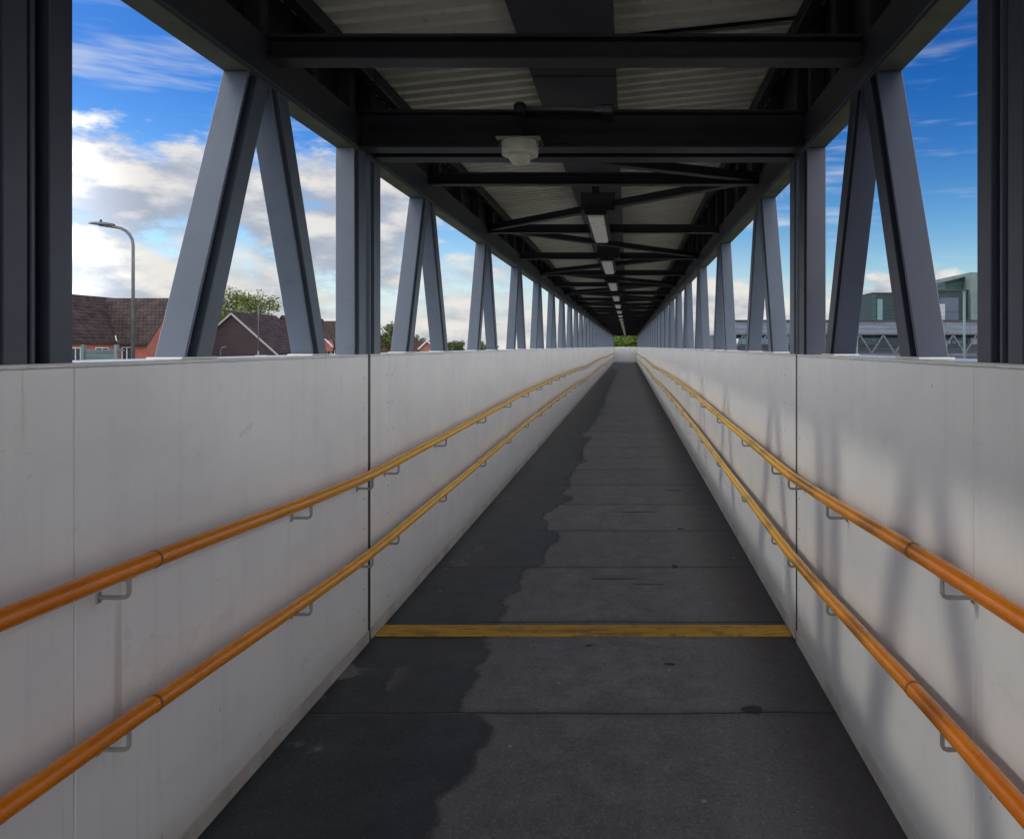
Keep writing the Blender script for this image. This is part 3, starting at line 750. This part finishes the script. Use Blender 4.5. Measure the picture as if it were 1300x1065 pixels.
# dark green station buildings --------------------------------------
YA = 70.0
ba = thing('office_block', 'dark green clad block with one tall teal window beyond the lattice footbridge', 'building', (X_at(1122, YA), YA+4, GZ))
ox, oy, oz = ba.location
MB().box(X_at(1108, YA)-ox, X_at(1160, YA)-ox, -4, 4, 0, Z_at(373, YA)-oz).build('wall', GREENC, ba)
MB().box(X_at(1107.4, YA)-ox, X_at(1112, YA)-ox, -4.06, -4.003, 0, Z_at(374, YA)-oz).build('corner_panel', GREENP, ba)
MB().box(X_at(1107, YA)-ox, X_at(1161, YA)-ox, -4.1, 4.1, Z_at(373, YA)-oz+.002, Z_at(371.5, YA)-oz).build('parapet', BLACK, ba)
f = MB().box(X_at(1112.5, YA)-ox, X_at(1121, YA)-ox, -4.06, -4.003, Z_at(412, YA)-oz, Z_at(379, YA)-oz).build('window', GREENP, ba)
MB().box(X_at(1113.5, YA)-ox, X_at(1120, YA)-ox, -4.08, -4.061, Z_at(411, YA)-oz, Z_at(380, YA)-oz).build('pane', TEAL, f)

bb = thing('office_block', 'taller dark green block with large blue window and stepped roof by the right post', 'building', (X_at(1205, YA), YA+4, GZ))
ox, oy, oz = bb.location
b = lambda p: X_at(p, YA)-ox
z = lambda p: Z_at(p, YA)-oz
MB().box(b(1164), b(1229), -4, 5, 0, z(369.5)).build('wall', GREENC, bb)
MB().box(b(1163.5), b(1229.5), -4.12, 5.1, z(369.5)+.002, z(368)).build('parapet', BLACK, bb)
MB().extrude([(b(1206), z(367.5)), (b(1228), z(367.5)), (b(1228), z(352)), (b(1206), z(357))], (0, -3, 0), (0, 3, 0), 'xz').build('roof_block', GREENP, bb)
MB().bar((b(1203), -3.1, z(357.4)), (b(1229), -3.1, z(351.2)), .5, .10).build('roof_edge', BLACK, bb)
MB().box(b(1229.3), b(1250), -4.5, 4, 0, z(346.5)).build('stair_tower', PALEC, bb)
f = MB().box(b(1192.3), b(1217), -4.06, -4.003, z(414), z(377.5)).build('window', BLACK, bb)
MB().box(b(1193), b(1216.3), -4.08, -4.061, z(396), z(378.2)).box(b(1193), b(1216.3), -4.08, -4.061, z(413), z(396.8)).build('pane', BLUEG, f)
MB().box(b(1182), b(1192), -5.4, -4.15, 0, z(387)).build('duct', SILVER, bb, bevel=.05)
for kz in range(5):
    for kx in range(5):
        MB().box(b(1186+7.5*kx), b(1191.5+7.5*kx), -4.05, -4.003, z(430+kz*6.5), z(426+kz*6.5)).build('window', BLUEG if (kz+kx) % 3 else TEAL, bb)
sh = thing('shed', 'pale grey metal shed with sloping roof left of the dark green block', 'building', (X_at(1096, YA+6), YA+8, GZ))
ox, oy, oz = sh.location; Ys = YA+6
MB().extrude([(X_at(1086, Ys)-ox, 0), (X_at(1112, Ys)-ox, 0), (X_at(1112, Ys)-ox, Z_at(380, Ys)-oz), (X_at(1107, Ys)-ox, Z_at(380, Ys)-oz), (X_at(1086, Ys)-ox, Z_at(397, Ys)-oz)], (0, -2, 0), (0, 4, 0), 'xz').build('wall', GREYM, sh)
MB().bar((X_at(1085, Ys)-ox, 1, Z_at(397.8, Ys)-oz), (X_at(1107.5, Ys)-ox, 1, Z_at(379.6, Ys)-oz), 6.4, .08, (0, 0, 1)).build('roof', GREYM, sh)
ls = thing('station_hall', 'low grey hall with a long row of pale windows behind the lattice footbridge', 'building', (X_at(1010, 82), 82, GZ))
ox, oy, oz = ls.location
MB().box(X_at(905, 80)-ox, X_at(1130, 80)-ox, -2, 4, 0, Z_at(427, 80)-oz).build('wall', GREYD, ls)
MB().box(X_at(903, 80)-ox, X_at(1132, 80)-ox, -2.2, 4.2, Z_at(427, 80)-oz+.002, Z_at(425, 80)-oz).build('roof', GREYM, ls)
for i in range(22):
    px = 912+10*i; MB().box(X_at(px, 80)-ox, X_at(px+5.5, 80)-ox, -2.05, -2.003, Z_at(438, 80)-oz, Z_at(430, 80)-oz).build('window', TRIM if i % 3 else TEAL, ls)

# ------------------------------------------------------------------ world
SUN_DIR = Vector((-2.27, .62, 1.34)).normalized()     # towards the sun: left, ahead, about 29 degrees up
elev = math.asin(SUN_DIR.z); az = math.atan2(SUN_DIR.x, SUN_DIR.y)
w = bpy.data.worlds.new('World'); scene.world = w; w.use_nodes = True
t = NT(w.node_tree); bg = w.node_tree.nodes['Background']
sky = t.n('ShaderNodeTexSky', sky_type='NISHITA', sun_disc=False, sun_elevation=elev, sun_rotation=az, air_density=1.0, dust_density=.6, ozone_density=2.2, altitude=50)
hs = t.n('ShaderNodeHueSaturation', {'Saturation': 1.45, 'Value': 1.0, 'Color': sky.outputs[0], 'Hue': .503}).outputs[0]
d = t.n('ShaderNodeTexCoord').outputs['Generated']
dx, dy, dz = t.sep(d)
left = t.ramp(dx, .08, -.22)
right = t.ramp(dx, .10, .30)
# deepen the blue with height
deep = t.ramp(dz, .03, .33)
hs = t.mix(deep, hs, t.mix(1.0, hs, (.33, .54, .80), 'MULTIPLY'))
# puffy cloud layer
p1 = t.mapping(d, (1.0, 1.0, 2.5), (.13, .4, .2))
n1 = t.noise(p1, 4.2, 7, .64)
n1u = t.noise(t.mapping(d, (1.0, 1.0, 2.5), (.13, .4, .2 + .05)), 4.2, 3, .64)
band = t.math('MULTIPLY', t.ramp(dz, .31, .15), t.math('ADD', .35, t.math('MULTIPLY', t.math('SUBTRACT', 1.0, right), .65)))
low = t.ramp(dz, .115, .02)
cov = t.math('ADD', t.math('MULTIPLY', band, .185), t.math('ADD', t.math('MULTIPLY', low, .08), t.math('MULTIPLY', left, .005)))
side = t.ramp(t.math('ABSOLUTE', dx), .52, .72)
back = t.math('MAXIMUM', t.ramp(dy, .1, -.4), side)
cov = t.math('ADD', cov, t.math('MULTIPLY', back, .20))
cov = t.math('SUBTRACT', cov, t.math('MULTIPLY', t.math('MULTIPLY', t.math('MULTIPLY', right, t.math('SUBTRACT', 1.0, back)), t.ramp(dz, .12, .2)), .16))
cov = t.math('ADD', cov, t.math('MULTIPLY', t.math('MULTIPLY', right, t.ramp(dz, .12, .05)), .15))
dens = t.ramp(t.math('ADD', n1, cov), .635, .75)
lit = t.ramp(t.math('SUBTRACT', n1, n1u), -.085, .085)
ccol = t.mix(lit, (2.7, 2.95, 3.5), (5.6, 5.35, 5.05))
ccol = t.mix(back, ccol, t.mix(1.0, ccol, (5.3, 5.3, 5.25), 'MULTIPLY'))  # clouds out of view brightened as added fill for the walls
# thin streaks
p2 = t.mapping(d, (1.0, 1.0, 7.0), (.7, .1, .0))
n2 = t.noise(p2, 3.4, 4, .68)
wisp = t.math('MULTIPLY', t.ramp(t.math('ADD', n2, t.math('MULTIPLY', left, .05)), .50, .76), t.math('MULTIPLY', t.ramp(dz, .42, .26), .7))
col = t.mix(wisp, hs, (4.8, 5.1, 5.6))
haze = t.math('MULTIPLY', t.math('MULTIPLY', t.ramp(dz, .16, .0), t.math('SUBTRACT', 1.0, t.math('MULTIPLY', right, .85))), .6)
col = t.mix(haze, col, (4.6, 5.2, 5.8))
col = t.mix(t.math('MULTIPLY', dens, .93), col, ccol)
t.nt.links.new(col, bg.inputs[0]); bg.inputs[1].default_value = .15

w.cycles.sampling_method = 'MANUAL'; w.cycles.sample_map_resolution = 512
sun = bpy.data.lights.new('Sun', 'SUN'); sun.energy = .72; sun.angle = R(2.8); sun.color = (1, .96, .84)
so = bpy.data.objects.new('Sun', sun); COL.objects.link(so); so.location = (-40, 20, 30)
so.rotation_euler = (-SUN_DIR).to_track_quat('-Z', 'Y').to_euler()

# ------------------------------------------------------------------ camera
cam = bpy.data.cameras.new('Camera'); co = bpy.data.objects.new('Camera', cam); COL.objects.link(co)
co.location = (0, 0, EYE); co.rotation_euler = (R(90), 0, 0)
cam.sensor_width = 36; cam.lens = 36*960/1300
cam.shift_x = -(797-650)/1300; cam.shift_y = -(532.5-440)/1300
cam.clip_start = .05; cam.clip_end = 3000
scene.camera = co
scene.render.resolution_x = 1024; scene.render.resolution_y = 838
scene.view_settings.view_transform = 'Standard'; scene.view_settings.look = 'None'; scene.view_settings.exposure = 0
scene.cycles.max_bounces = 6; scene.cycles.diffuse_bounces = 5; scene.cycles.glossy_bounces = 2
